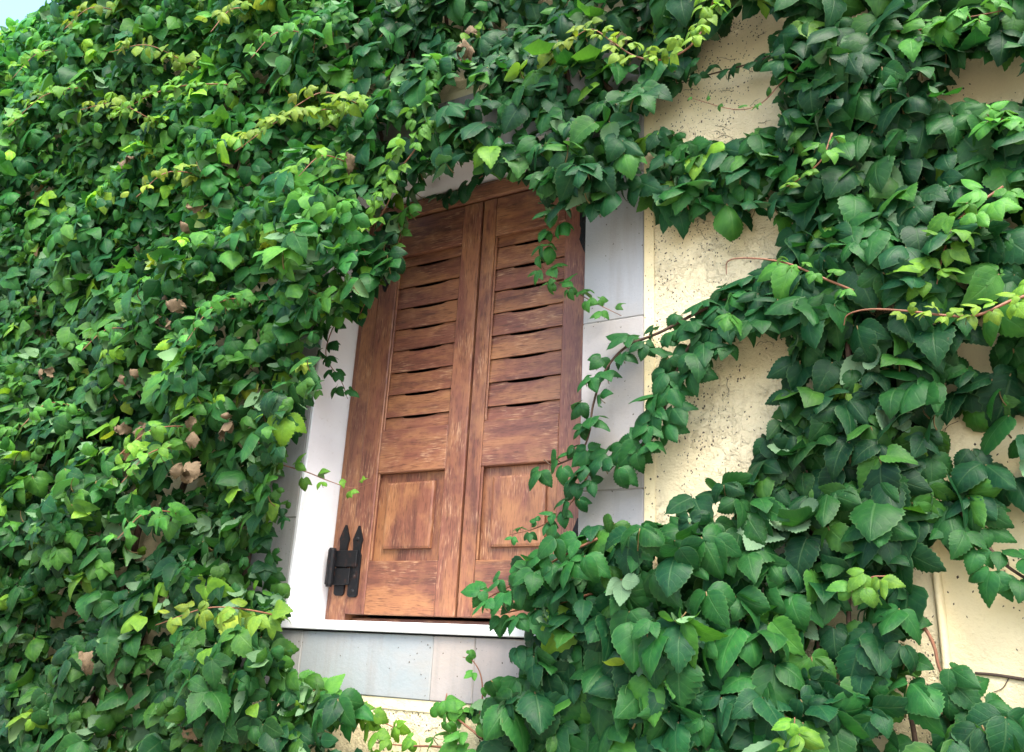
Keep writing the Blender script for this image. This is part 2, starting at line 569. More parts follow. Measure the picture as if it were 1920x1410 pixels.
ZB = [.520, .560, .627, .694, .762, .829, .896, .963, 1.032, 1.066]
def hinge(parent, sgn, xs, xf, up):
    """iron strap hinge: spear plate on the shutter, spear plate on the frame, barrel between"""
    def spear(x, z0, z1, w, tip_up):
        L = z1 - z0
        p = [(x - w * .5, z0 + .006), (x - w * .3, z0), (x + w * .3, z0), (x + w * .5, z0 + .006),
             (x + w * .5, z0 + .58 * L), (x + w * .36, z0 + .63 * L), (x + w * .42, z0 + .74 * L), (x + w * .5, z0 + .80 * L),
             (x + w * .05, z1), (x - w * .05, z1), (x - w * .5, z0 + .80 * L), (x - w * .42, z0 + .74 * L),
             (x - w * .36, z0 + .63 * L), (x - w * .5, z0 + .58 * L)]
        if not tip_up:
            p = [(a, z0 + z1 - b) for a, b in p][::-1]
        return p
    z0, z1 = (.062, .253) if up else (.957, 1.148)
    bm = bmesh.new()
    add_prism(bm, spear(xs, z0, z1, .033, up), YF - .006, YF - .0006)
    h = bm_obj('hinge', bm, M['iron'], parent)
    bm = bmesh.new()
    add_prism(bm, spear(xf, z0 + .004, z1 + .004, .034, up), YF - .003, YF + .0032)
    bm_obj('frame_plate', bm, M['iron'], h)
    zc = .140 if up else 1.070
    bm = bmesh.new()
    xb = xf - sgn * .024
    a, b = sorted((xb, xs + sgn * .008))
    add_box(bm, a, b, YF - .0125, YF - .0070, zc + .002, zc + .046, .0015)
    a, b = sorted((xb, xs - sgn * .012))
    add_box(bm, a, b, YF - .0115, YF - .0060, zc - .046, zc - .002, .0015)
    bm_obj('knuckle_plate', bm, M['iron'], h)
    V, F = tube_arrays([(xb, YF - .018, zc - .052), (xb, YF - .018, zc - .046), (xb, YF - .018, zc - .0461), (xb, YF - .018, zc),
                        (xb, YF - .018, zc + .046), (xb, YF - .018, zc + .052)], .0115, .0115, 12)
    V = V.reshape(6, 12, 3)
    c = V.mean(1, keepdims=True)
    for i, q in enumerate((.7, .8, 1, 1, 1, .75)):
        V[i] = c[i] + (V[i] - c[i]) * q
    me = bpy.data.meshes.new('barrel'); me.from_pydata(V.reshape(-1, 3).tolist(), [], F)
    link('barrel', me, M['iron'], h)
    for zz_ in (z0 + .016, z0 + .055, z0 + .10, z0 + .155) if up else (z1 - .016, z1 - .055, z1 - .10, z1 - .155):
        bm = bmesh.new(); add_dome(bm, (xs, YF - .0060, zz_), .0065, .004)
        bm_obj('screw', bm, M['iron'], h, True)

def shutter(xl, xr, pl, pr, label, sgn):
    s = empty('shutter', ((xl + xr) / 2, YF, .018))
    tag(s, label, 'shutter', 'pair of wooden shutters')
    T = YF + .036
    box('stile', xl, pl, YF, T, .019, 1.189, M['woodz'], s, .0022)
    box('stile', pr, xr, YF, T, .019, 1.189, M['woodz'], s, .0022)
    for z0, z1 in ((.0192, .158), (.398, .520), (1.066, 1.1888)):
        box('rail', pl + .0004, pr - .0004, YF + .0012, T - .001, z0, z1, M['woodx'], s, .0022)
    # louvre boards
    for i in range(len(ZB) - 1):
        h = ZB[i + 1] - ZB[i]
        me = slat_mesh(pr - pl - .003, h, .0062 if i < len(ZB) - 2 else .0)
        o = link('slat', me, None, s)
        o.location = (pl + .0015, YF + .009 + random.uniform(-.0006, .0006), ZB[i])
        o.rotation_euler = (0, random.uniform(-.003, .003), 0)
    # fielded panel
    f = .034
    box('panel', pl + .0005, pr - .0005, YF + .019, YF + .030, .1585, .3975, M['woodz'], s, .001)
    bm = bmesh.new()
    x0, x1, z0, z1 = pl + f, pr - f, .158 + f * .95, .398 - f * .8
    y0, y1 = YF + .0075, YF + .0186
    e = .007
    a = [bm.verts.new(p) for p in ((x0, y1, z0), (x1, y1, z0), (x1, y1, z1), (x0, y1, z1))]
    b = [bm.verts.new(p) for p in ((x0 + .001, y0 + .002, z0 + .001), (x1 - .001, y0 + .002, z0 + .001), (x1 - .001, y0 + .002, z1 - .001), (x0 + .001, y0 + .002, z1 - .001))]
    c = [bm.verts.new(p) for p in ((x0 + e, y0, z0 + e), (x1 - e, y0, z0 + e), (x1 - e, y0, z1 - e), (x0 + e, y0, z1 - e))]
    for q, r in ((a, b), (b, c)):
        for i in range(4):
            bm.faces.new((q[i], q[(i + 1) % 4], r[(i + 1) % 4], r[i]))
    bm.faces.new(c); bm.faces.new(a[::-1])
    bm_obj('panel_field', bm, M['woodz'], s)
    # thin beads framing panel and louvres (mitred look)
    for za, zb in ((.1585, .3975), (.5205, 1.0655)):
        box('bead', pl + .0006, pl + .0066, YF + .0035, YF + .0085, za, zb, M['woodz'], s, .0015)
    xs = xl + .024 if sgn > 0 else xr - .026
    xf = xl - .026 if sgn > 0 else xr + .026
    hinge(s, sgn, xs, xf, True)
    hinge(s, sgn, xs, xf, False)
    return s
shutter(-.0455, .3050, .018, .243, 'left brown louvred shutter with a fully visible black hinge', 1)
shutter(.3125, .6660, .355, .578, 'right brown louvred shutter half hidden behind creeper sprigs', -1)

# ------------------------------------------------------------------ leaves
def leaflet(nv, nu, W, bend, fold, roll, serr, wav, asym=0.0):
    """ovate toothed leaflet, base at origin, along +y, upper face +z; returns V, F, UV"""
    v = np.linspace(0, 1, nv + 1)
    w = .5 * W * np.sin(np.pi * np.clip(v, 0, 1) ** .70) ** .74 * (1 - .42 * v ** 2.6)
    w[0] = .012; w[-1] = .002
    u = np.linspace(-1, 1, nu + 1)
    th = bend * v ** 1.3
    cy = np.concatenate([[0], np.cumsum(np.cos(.5 * (th[1:] + th[:-1])) / nv)])
    cz = -np.concatenate([[0], np.cumsum(np.sin(.5 * (th[1:] + th[:-1])) / nv)])
    V, UV = [], []
    for i in range(nv + 1):
        tooth = (serr if i % 2 else -serr * .6) * (1 if .15 < v[i] < .97 else 0)
        for uu in u:
            ed = abs(uu) ** 3
            x = uu * w[i] * (1 + tooth * ed) * (1 + asym * np.sign(uu))
            z = fold * abs(uu) * w[i] - roll * uu * uu * w[i] + wav * math.sin(9 * v[i] + 2 * uu) * abs(uu) * .03
            y = cy[i] + .9 * tooth * ed * .25 - .10 * abs(uu) ** 2 * w[i]
            V.append((x, y - z * math.sin(th[i]) * -1 * 0, cz[i] + z))
            UV.append((.5 + .5 * uu, v[i]))
    F = []
    k = nu + 1
    for i in range(nv):
        for j in range(nu):
            F.append((i * k + j, i * k + j + 1, (i + 1) * k + j + 1, (i + 1) * k + j))
    return np.array(V), np.array(F), np.array(UV)

def rnd_leaflet(r, nv=9, nu=4, curl=0.0, wide=1.0):
    return leaflet(nv, nu, r.uniform(.60, .84) * wide, r.uniform(.35, 1.35) + curl, r.uniform(.08, .50), r.uniform(.10, .75) + .6 * curl,
                   r.uniform(.04, .085), r.uniform(.3, 1.2), r.uniform(-.08, .08))

NVAR = 24
def tset(nv, nu, wide=1.0):
    tp = [rnd_leaflet(rng, nv, nu, 0 if i < 17 else rng.uniform(.5, 1.1), wide) for i in range(NVAR)]
    return np.stack([t[0] for t in tp]), tp[0][1], tp[0][2]
FINE, COARSE = tset(11, 4), tset(6, 4, 1.08)

ANG = {1: [0.], 3: [0., 1.08, -1.08], 5: [0., .95, -.95, 1.95, -1.95]}
LEN = {1: [1.15], 3: [1., .86, .86], 5: [1., .92, .92, .68, .68]}

def frames(nrm, tdir):
    """rotation matrices with columns x, y=tdir, z=nrm"""
    z = norm(nrm)
    y = norm(tdir - (tdir * z).sum(-1, keepdims=True) * z)
    x = np.cross(y, z)
    return np.stack([x, y, z], -1)

def leaf_variant(nl, r, stalk=True):
    """compound leaf mesh around the stalk end, length 1 leaflets"""
    Vs, Fs, UVs, mi, off = [], [], [], [], 0
    for a, L in zip(ANG[nl], LEN[nl]):
        V, F, UV = rnd_leaflet(r, 18, 4, r.uniform(.4, .9) if r.random() < .18 else 0, 1.15 if nl == 1 else .96)
        V = V * L * r.uniform(.88, 1.08)
        V[:, 1] += .05
        tilt = r.normal(0, .22) - (.18 if abs(a) > .1 else .05)
        ca, sa = math.cos(tilt), math.sin(tilt)
        V = np.stack([V[:, 0], V[:, 1] * ca - V[:, 2] * sa, V[:, 1] * sa + V[:, 2] * ca], 1)
        ro = r.normal(0, .25)
        cr, sr = math.cos(ro), math.sin(ro)
        V = np.stack([V[:, 0] * cr - V[:, 2] * sr, V[:, 1], V[:, 0] * sr + V[:, 2] * cr], 1)
        b = a + r.normal(0, .10)
        cb, sb = math.cos(b), math.sin(b)
        V = np.stack([V[:, 0] * cb - V[:, 1] * sb, V[:, 0] * sb + V[:, 1] * cb, V[:, 2]], 1)
        V[:, 2] += r.uniform(-.02, .02)
        Vs.append(V); Fs += (F + off).tolist(); UVs.append(UV); mi += [0] * len(F); off += len(V)
    L = r.uniform(.35, .7) if stalk else .04
    t = np.linspace(0, 1, 5)[:, None]
    P = np.array([0, .06, .0]) * (1 - t) + np.array([0, .30 if stalk else .02, -L]) * t + np.array([0, .22 if stalk else 0, .05]) * (t * (1 - t)) * r.uniform(.6, 1.6)
    V, F = tube_arrays(P, .016, .022, 4, off)
    Vs.append(V); Fs += [tuple(f) for f in F]; mi += [1] * len(F); UVs.append(np.full((len(V), 2), .3))
    V = np.vstack(Vs); UV = np.vstack(UVs)
    me = bpy.data.meshes.new('leaf')
    me.from_pydata(V.tolist(), [], [tuple(f) for f in Fs])
    me.polygons.foreach_set('material_index', mi)
    me.polygons.foreach_set('use_smooth', [True] * len(mi))
    uvl = me.uv_layers.new(name='UVMap')
    li = np.empty(len(me.loops), np.int32); me.loops.foreach_get('vertex_index', li)
    uvl.data.foreach_set('uv', UV[li].ravel())
    ca = me.color_attributes.new('tint', 'FLOAT_COLOR', 'POINT')
    ca.data.foreach_set('color', np.ones((len(V), 4)).ravel())
    me.materials.append(M['leaf']); me.materials.append(M['petiole'])
    return me

LEAFMESH = {1: [leaf_variant(1, rng) for _ in range(9)], 3: [leaf_variant(3, rng) for _ in range(24)], 5: [leaf_variant(5, rng) for _ in range(12)]}

FLIPMESH = {n: [leaf_variant(n, rng, False) for _ in range(4)] for n in (1, 3, 5)}
def withered(r):
    V, F, UV = leaflet(14, 6, r.uniform(.5, .8), r.uniform(1.2, 2.6), r.uniform(.3, 1.2), r.uniform(.2, 1.2), .12, 4.0)
    V = V + r.normal(0, .012, V.shape)
    me = bpy.data.meshes.new('withered_leaf')
    me.from_pydata(V.tolist(), [], F.tolist())
    me.polygons.foreach_set('use_smooth', [True] * len(F))
    uvl = me.uv_layers.new(name='UVMap')
    li = np.empty(len(me.loops), np.int32); me.loops.foreach_get('vertex_index', li)
    uvl.data.foreach_set('uv', UV[li].ravel())
    ca = me.color_attributes.new('tint', 'FLOAT_COLOR', 'POINT')
    ca.data.foreach_set('color', np.ones((len(V), 4)).ravel())
    me.materials.append(M['dead'])
    return me
DEADMESH = [withered(rng) for _ in range(8)]

def leaf_obj(P, R, size, nl, tint, parent, pool=None):
    o = bpy.data.objects.new('leaf', random.choice((pool or LEAFMESH)[nl]))
    COL.objects.link(o)
    o.parent = parent
    par = np.array(parent.matrix_world.translation) if parent.type == 'EMPTY' else np.zeros(3)
    m = Matrix([[R[0, 0] * size, R[0, 1] * size, R[0, 2] * size, P[0]],
                [R[1, 0] * size, R[1, 1] * size, R[1, 2] * size, P[1]],
                [R[2, 0] * size, R[2, 1] * size, R[2, 2] * size, P[2]], [0, 0, 0, 1]])
    o.matrix_parent_inverse = Matrix.Identity(4)
    if parent.type == 'EMPTY':
        o.matrix_parent_inverse = Matrix.Translation(-Vector(parent.location))
    o.matrix_basis = m
    o.color = (*tint, 1.0)
    return o

def stuff_leaves(name, P, R, size, nl, tint, parent, tpl):
    """every remaining compound leaf of one creeper as one mesh"""
    Ps, Rs, Ss, Ts = [], [], [], []
    for n in (1, 3, 5):
        k = np.where(nl == n)[0]
        for a, L in zip(ANG[n], LEN[n]):
            b = a + rng.normal(0, .14, len(k))
            c, s = np.cos(b), np.sin(b)
            z0 = np.zeros_like(c)
            Rz = np.stack([np.stack([c, -s, z0], -1), np.stack([s, c, z0], -1), np.stack([z0, z0, z0 + 1], -1)], -2)
            t = rng.normal(0, .25, len(k)) - .12
            ct, st = np.cos(t), np.sin(t)
            Rx = np.stack([np.stack([z0 + 1, z0, z0], -1), np.stack([z0, ct, -st], -1), np.stack([z0, st, ct], -1)], -2)
            r = rng.normal(0, .3, len(k))
            cr, sr = np.cos(r), np.sin(r)
            Ry = np.stack([np.stack([cr, z0, sr], -1), np.stack([z0, z0 + 1, z0], -1), np.stack([-sr, z0, cr], -1)], -2)
            Ps.append(P[k]); Rs.append(R[k] @ Rz @ Rx @ Ry); Ss.append(size[k] * L * rng.uniform(.85, 1.1, len(k)))
            Ts.append(tint[k] * rng.uniform(.88, 1.12, (len(k), 1)))
    TV, TF, TUV = tpl
    P, R, S, T = np.vstack(Ps), np.vstack(Rs), np.concatenate(Ss), np.vstack(Ts)
    N = len(P)
    var = rng.integers(0, NVAR, N)
    V = TV[var].copy()
    V[:, :, 1] += .05
    V = np.einsum('nij,nkj->nki', R, V * S[:, None, None]) + P[:, None]
    nv = TV.shape[1]
    F = (TF[None] + (np.arange(N) * nv)[:, None, None]).reshape(-1, 4)
    me = bpy.data.meshes.new(name)
    me.vertices.add(N * nv)
    me.vertices.foreach_set('co', V.reshape(-1).astype(np.float32))
    nf = len(F)
    me.loops.add(nf * 4)
    me.loops.foreach_set('vertex_index', F.reshape(-1).astype(np.int32))
    me.polygons.add(nf)
    me.polygons.foreach_set('loop_start', (np.arange(nf) * 4).astype(np.int32))
    me.polygons.foreach_set('use_smooth', np.ones(nf, bool))
    me.update(calc_edges=True)
    uvl = me.uv_layers.new(name='UVMap')
    uvl.data.foreach_set('uv', np.tile(TUV, (N, 1))[F.reshape(-1)].reshape(-1).astype(np.float32))
    ca = me.color_attributes.new('tint', 'FLOAT_COLOR', 'POINT')
    ca.data.foreach_set('color', np.concatenate([np.repeat(T, nv, 0), np.ones((N * nv, 1))], 1).reshape(-1).astype(np.float32))
    o = link(name, me, M['leaf'], parent)
    tag(o, kind='stuff')
    return N

# bare patches (photo outlines of what the leaves leave free)
BARE = [
    [(-300, -300), (130, -300), (80, 5), (48, 28), (0, 52), (-300, 160)],
    [(775, 372), (800, 345), (825, 325), (865, 308), (892, 335), (925, 305), (945, 325), (985, 350), (1000, 375), (1030, 405), (1075, 415), (1100, 398), (1150, 395),
     (1165, 403), (1200, 388), (1240, 415), (1280, 408), (1305, 428), (1330, 402), (1365, 430), (1400, 405), (1440, 398), (1455, 440), (1445, 480), (1400, 530), (1350, 560),
     (1340, 640), (1420, 625), (1450, 660), (1465, 700), (1440, 760), (1420, 810), (1395, 870), (1335, 905), (1290, 935), (1215, 985), (1170, 955), (1110, 965),
     (1040, 1010), (985, 1050), (930, 1090), (905, 1120), (935, 1150), (1005, 1160), (1000, 1190), (955, 1210), (925, 1265), (880, 1300), (862, 1340), (872, 1410), (640, 1410), (650, 1350),
     (690, 1325), (600, 1290), (550, 1240), (525, 1190), (535, 1150), (540, 1080), (520, 1000), (545, 950), (520, 890), (540, 850), (570, 800), (590, 760),
     (600, 715), (585, 690), (610, 620), (640, 590), (665, 600), (690, 585), (700, 545), (725, 530), (745, 490), (735, 460), (755, 430)],
    [(1215, 190), (1290, 150), (1310, 100), (1345, 60), (1390, 20), (1455, 10), (1455, 50), (1430, 90), (1440, 130), (1445, 190), (1430, 240), (1370, 250), (1330, 272), (1260, 240), (1215, 225)],
    [(1800, 115), (1920, 100), (1920, 190), (1850, 185), (1810, 160)],
    [(1735, 1065), (1790, 1045), (1870, 1035), (1925, 1060), (1925, 1330), (1845, 1320), (1790, 1270), (1760, 1215), (1740, 1180), (1790, 1130), (1775, 1090)],
    [(1700, 1330), (1745, 1320), (1775, 1400), (1730, 1400)],
    [(1790, 640), (1850, 640), (1850, 670), (1790, 680)],
    [(1760, 800), (1810, 790), (1810, 830), (1765, 830)],
    [(1850, 940), (1905, 930), (1915, 990), (1860, 985)],
    [(1600, -10), (1660, -10), (1650, 25), (1600, 25)],
    [(1575, 160), (1602, 160), (1602, 225), (1575, 225)],
    [(830, 150), (885, 160), (880, 195), (835, 195)],
    [(710, 225), (775, 228), (755, 262), (710, 255)]]

def bare(px):
    b = np.zeros(len(px), bool)
    for p in BARE:
        b |= in_poly(px, p)
    return b

def lump(X, Z, seed, f=3.0):
    r = np.random.default_rng(seed)
    s = np.zeros_like(X)
    for i in range(10):
        a = r.uniform(0, 2 * np.pi)
        fr = f * r.uniform(.6, 2.2)
        s += np.sin(fr * (np.cos(a) * X + np.sin(a) * Z) + r.uniform(0, 6.28)) / 10 ** .5
    return s * .7            # about -1..1

DARK = np.array([.0105, .064, .0205]); MIDG = np.array([.0195, .099, .0210]); LITE = np.array([.048, .160, .024])
YOUNG = np.array([.14, .30, .028]); YELL = np.array([.215, .30, .035]); DEAD = np.array([.20, .115, .06])

def tints(n, w):
    pal = np.stack([DARK, MIDG, LITE, YOUNG, YELL, DEAD])
    k = rng.choice(6, n, p=np.array(w) / sum(w))
    return pal[k] * rng.uniform(.75, 1.25, (n, 1)) * rng.uniform(.93, 1.07, (n, 3))

def orient(n, out=.85, up=.5, jit=.38, swing=.5):
    nr = np.tile(np.array([0.0, -out, up]), (n, 1)) + rng.normal(0, jit, (n, 3))
    nr[:, 1] = np.where(nr[:, 1] > -.05, -.05 - np.abs(nr[:, 1]), nr[:, 1])
    t = np.tile(np.array([0.0, -.05, -1.0]), (n, 1)) + rng.normal(0, swing, (n, 3)) * np.array([1, .3, .45])
    return frames(nr, t)

def creeper(label, inreg, xr, zr, ncand, thick, size, wts, dens, nparts, seed, p5=.2, p1=.15, flip=.05, tpl=None, growth_haze=0.0, hang=.5):
    root = empty('creeper', (0.5 * (xr[0] + xr[1]), 0.0, GZ))
    tag(root, label, 'creeper', 'creepers on the house wall')
    X = rng.uniform(*xr, ncand); Z = rng.uniform(*zr, ncand)
    th = thick[0] + (thick[1] - thick[0]) * np.clip(.5 + .45 * lump(X, Z, seed) + .40 * lump(X, Z, seed + 1, 9.0), 0, 1)
    q = rng.random(ncand) ** .55
    Y = -(.015 + th * q)
    P = np.stack([X, Y, Z], 1)
    px, dist = proj(P)
    R = orient(ncand, up=hang, swing=.38 if hang < .5 else .5)
    S = (size[0] + (size[1] - size[0]) * rng.random(ncand) ** 1.25) * (.80 + .20 * q)
    tip = P + R[:, :, 1] * S[:, None] * 1.0
    mid = P + R[:, :, 1] * S[:, None] * .45
    pm, _ = proj(mid); pt, _ = proj(tip)
    tl = P + (R[:, :, 1] * .30 + R[:, :, 0] * .55) * S[:, None]
    tr = P + (R[:, :, 1] * .30 - R[:, :, 0] * .55) * S[:, None]
    p1x, _ = proj(tl); p2x, _ = proj(tr)
    ok = inreg(pm) & ~bare(pm) & ~bare(pt) & ~(bare(p1x) | bare(p2x)) & ~bare(px)
    ok &= rng.random(ncand) < dens(pm, X, Z)
    ok &= (pm[:, 0] > -160) & (pm[:, 0] < 2080) & (pm[:, 1] > -160) & (pm[:, 1] < 1570)
    # some leaves turned over by the wind show the pale side
    fl = rng.random(ncand) < flip
    R[fl] = R[fl] @ np.diag([-1., 1., -1.])
    k = np.where(ok)[0]
    nl = rng.choice([1, 3, 5], ncand, p=[p1, 1 - p1 - p5, p5])
    T = tints(ncand, wts)
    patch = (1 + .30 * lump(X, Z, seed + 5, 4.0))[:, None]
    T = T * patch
    if growth_haze: T = T * (1 + growth_haze * np.clip(Z - .5, -.4, 1.8))[:, None] * np.array([1.08, 1.0, .95])  # brighter with height: paler new growth, plus haze and brightness painted in
    # the leaves that show largest become parts of their own
    inframe = (pm[:, 0] > 10) & (pm[:, 0] < 1910) & (pm[:, 1] > 10) & (pm[:, 1] < 1400)
    score = S / dist * (q > .72) * inframe
    big = k[np.argsort(-score[k])[:nparts]]
    rest = np.setdiff1d(k, big)
    for i in big:
        leaf_obj(P[i], R[i], S[i], int(nl[i]), T[i], root, FLIPMESH if fl[i] else None)
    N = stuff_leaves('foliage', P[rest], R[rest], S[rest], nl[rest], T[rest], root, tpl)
    print('creeper', label[:40], len(big), 'parts', N, 'leaflets')
    return root

def reg(f):
    return f
isleft = lambda p: (p[:, 0] < 655) & ~((p[:, 0] > 600) & (p[:, 1] > 1290))
istop = lambda p: (p[:, 0] >= 655) & (p[:, 0] < 1240) & (p[:, 1] < 620)
isur = lambda p: (p[:, 0] >= 1240) & (p[:, 1] < 600)
islr = lambda p: (p[:, 0] >= 600) & (p[:, 1] >= 600) & ~isleft(p)

one = lambda v: (lambda p, X, Z: np.full(len(X), v))
LABEL_L = 'dense dark green creeper curtain covering the wall left of the shutters'
LABEL_T = 'creeper hanging over the top of the shuttered window'
LABEL_U = 'loose creeper on the cream wall at the upper right'
LABEL_B = 'large leaved creeper heaped at the lower right beside the sill'
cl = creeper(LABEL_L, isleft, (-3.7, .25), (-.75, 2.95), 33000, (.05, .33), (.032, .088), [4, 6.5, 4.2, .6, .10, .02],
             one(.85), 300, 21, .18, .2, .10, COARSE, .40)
ct = creeper(LABEL_T, istop, (-.75, 1.15), (.7, 2.4), 6500, (.05, .20), (.046, .088), [6, 6, 2.2, .25, .05, 0],
             lambda p, X, Z: np.where(p[:, 1] > 240, .85, .70), 230, 33, .12, .25, .06, FINE)
cu = creeper(LABEL_U, isur, (.55, 1.95), (.55, 1.75), 6000, (.03, .15), (.052, .100), [7, 5, 1.6, .2, .03, 0],
             lambda p, X, Z: np.where(p[:, 0] < 1640, .58, .46), 260, 47, .08, .15, .04, FINE, 0, .42)
cb = creeper(LABEL_B, islr, (-.05, 2.0), (-.7, .85), 6600, (.04, .21), (.050, .104), [8, 6, 1.5, .10, .03, 0],
             lambda p, X, Z: np.where(p[:, 0] > 1740, .42, .66), 290, 59, .12, .08, .035, FINE, 0, .38)

# ------------------------------------------------------------------ woody stems on the wall
def wander(x, z0, z1, amp, y0=-.012, y1=-.05, n=14, seed=0):
    r = np.random.default_rng(seed)
    t = np.linspace(0, 1, n)
    xs = x + np.cumsum(r.normal(0, amp, n))
    return catmull(np.stack([xs, np.where(r.random(n) < .5, y0, y1) * r.uniform(.6, 1.2, n), z0 + (z1 - z0) * t], 1), 5)

def stems_for(root, specs):
    for i, (x, z0, z1, amp, r0, r1, sd) in enumerate(specs):
        tubes_obj('stem', [(wander(x, z0, z1, amp, seed=sd), r0, r1)], M['bark'], root, 6)
stems_for(cl, [(-.32 - .27 * i, GZ, 2.5, .045, .014, .005, 100 + i) for i in range(11)])
stems_for(ct, [(-.18 + .16 * i, 1.30, 2.4, .035, .007, .004, 130 + i) for i in range(8)])
stems_for(cu, [(1.325, .3, 1.75, .008, .007, .005, 151), (1.425, .6, 1.75, .008, .006, .007, 152), (1.19, .65, 1.7, .012, .004, .003, 153)])
stems_for(cb, [(1.16, GZ, .45, .014, .006, .004, 161), (1.28, GZ, .7, .02, .006, .004, 162), (.98, GZ, .0, .02, .006, .003, 163), (1.2, GZ, .3, .02, .005, .003, 165), (1.05, GZ, .05, .02, .004, .003, 166)])

# ------------------------------------------------------------------ sprigs and shoots
def shoot(root, pts, n, size, pal, r0=.0028, r1=.0010, nl=(3,), mat='shoot', droop=.4, jit=.5, bare_tip=0.0, t0=0.0, spread=.02):
    """pts: (px, py, Y) along the shoot, base first; leaves alternate along it, smaller to the tip"""
    P = catmull([bp(a, b, y) for a, b, y in pts], 10)
    s = tubes_obj('shoot', [(P, r0, r1)], M[mat], root)
    d = np.concatenate([[0], np.cumsum(np.linalg.norm(np.diff(P, axis=0), axis=1))])
    for i in range(n):
        t = t0 + (1 - t0 - bare_tip) * (i + .5 + rng.uniform(-.25, .25)) / n
        p = np.array([np.interp(t * d[-1], d, P[:, c]) for c in range(3)])
        g = norm(np.array([np.interp(min(1, t + .03) * d[-1], d, P[:, c]) for c in range(3)]) - p)
        side = (1 if i % 2 else -1)
        sd = norm(np.cross(g, np.array([0, -1.0, .3])))
        sz = (size[0] + (size[1] - size[0]) * t) * rng.uniform(.8, 1.2)
        nr = np.array([0, -.8, .55]) + rng.normal(0, jit * .6, 3)
        td = sd * side * .75 + g * .25 + np.array([0, 0, -droop * 1.6]) + rng.normal(0, jit * .4, 3)
        R = frames(nr[None], td[None])[0]
        q = p + sd * side * sz * rng.uniform(.1, .5) + np.array([0, -rng.uniform(.2, 1.0) * spread, 0])
        c0 = pal[0] * (1 - t) + pal[1] * t
        c0 = c0 * rng.uniform(.75, 1.25) * rng.uniform(.93, 1.07, 3)
        leaf_obj(q, R, sz, int(rng.choice(nl)), c0, s)
    return s

G2 = (DARK * 1.0, MIDG)
# dark arms of vine crossing the stone and the cream wall
shoot(cu, [(1500, 505, -.06), (1400, 545, -.05), (1310, 585, -.05), (1240, 622, -.05), (1175, 650, -.05), (1135, 695, -.05), (1112, 760, -.05), (1104, 815, -.05), (1085, 850, -.04), (1040, 872, -.03), (1020, 862, -.03)],
      27, (.062, .046), G2, .0042, .0016, (3, 3, 5), 'bark', .5, .45)
shoot(cu, [(1440, 560, -.06), (1370, 590, -.05), (1320, 620, -.05), (1285, 660, -.06), (1262, 715, -.06), (1245, 770, -.06), (1225, 820, -.06), (1180, 850, -.05), (1140, 865, -.05)],
      26, (.068, .058), G2, .0042, .002, (3, 3, 5), 'bark', .6, .45)
shoot(cu, [(1130, 850, -.05), (1105, 885, -.05), (1085, 925, -.05), (1045, 968, -.04), (1005, 990, -.03), (955, 1003, -.02)], 13, (.054, .024), (DARK, MIDG * 1.3), .003, .001, (3,), 'shoot', .45, .4)
shoot(cu, [(1520, 520, -.05), (1420, 570, -.06), (1390, 620, -.05), (1360, 640, -.04)], 9, (.064, .054), G2, .004, .002, (3, 5), 'bark')
# sprig hanging over the right shutter
shoot(ct, [(1050, 370, -.10), (1045, 420, -.08), (1025, 465, -.07), (1010, 490, -.06), (1045, 530, -.06), (1075, 545, -.05), (1110, 565, -.05), (1165, 592, -.04)], 17, (.056, .028), (MIDG * 1.2, LITE), .0026, .0008, (3, 3, 5), 'shoot', .4, .45)
# strands at the upper left of the window
shoot(ct, [(820, 120, -.16), (803, 190, -.17), (790, 260, -.18), (750, 320, -.18), (725, 385, -.17), (692, 428, -.16), (640, 445, -.16)], 34, (.046, .030), (LITE * 1.3, YOUNG), .003, .001, (3, 3, 5), 'shoot', .5, .55, spread=.05)
shoot(ct, [(765, 395, -.08), (748, 450, -.08), (735, 500, -.08), (700, 540, -.08), (672, 595, -.08)], 13, (.040, .028), (LITE, YOUNG * .7), .0024, .001, (3,), 'shoot', .5, .5)
shoot(ct, [(905, 330, -.02), (880, 345, .03), (850, 365, .06), (815, 375, .07)], 8, (.050, .040), (DARK * .9, DARK), .0018, .0008, (3, 1), 'shoot', .7, .3)
shoot(cl, [(640, 490, -.06), (650, 560, -.05), (620, 625, -.04), (612, 670, -.03), (640, 715, -.01), (652, 748, 0.0)], 15, (.056, .034), G2, .0022, .0009, (3, 5), 'shoot', .4, .4)
# shoot reaching over the white reveal to the left shutter
shoot(cl, [(480, 845, -.10), (520, 868, -.10), (575, 885, -.08), (620, 903, -.06), (665, 915, -.04), (715, 898, -.02)], 11, (.052, .016), (LITE * 1.2, YOUNG * .8), .0022, .0005, (3,), 'shoot', .35, .4, .05)
# lower edge of the window
shoot(cb, [(900, 1340, -.05), (905, 1300, -.05), (900, 1262, -.05), (885, 1238, -.05), (868, 1232, -.05)], 4, (.030, .028), (LITE * 1.2, LITE * 1.5), .0022, .001, (3,), 'shoot', .5, .3)
shoot(cl, [(560, 1285, -.05), (610, 1300, -.06), (660, 1330, -.06), (700, 1345, -.06), (750, 1370, -.05)], 13, (.058, .040), (LITE * 1.25, YOUNG * .8), .003, .0014, (3, 5), 'shoot', .5, .4)
shoot(cb, [(905, 1385, -.05), (860, 1350, -.06), (835, 1330, -.06), (838, 1300, -.06)], 8, (.052, .036), (LITE * 1.1, LITE * 1.4), .003, .0014, (3,), 'shoot', .5, .4)
shoot(cb, [(900, 1410, -.05), (820, 1400, -.06), (760, 1398, -.06), (700, 1392, -.06)], 9, (.05, .04), (LITE * 1.2, YOUNG * .8), .003, .0014, (3,), 'shoot', .5, .4)
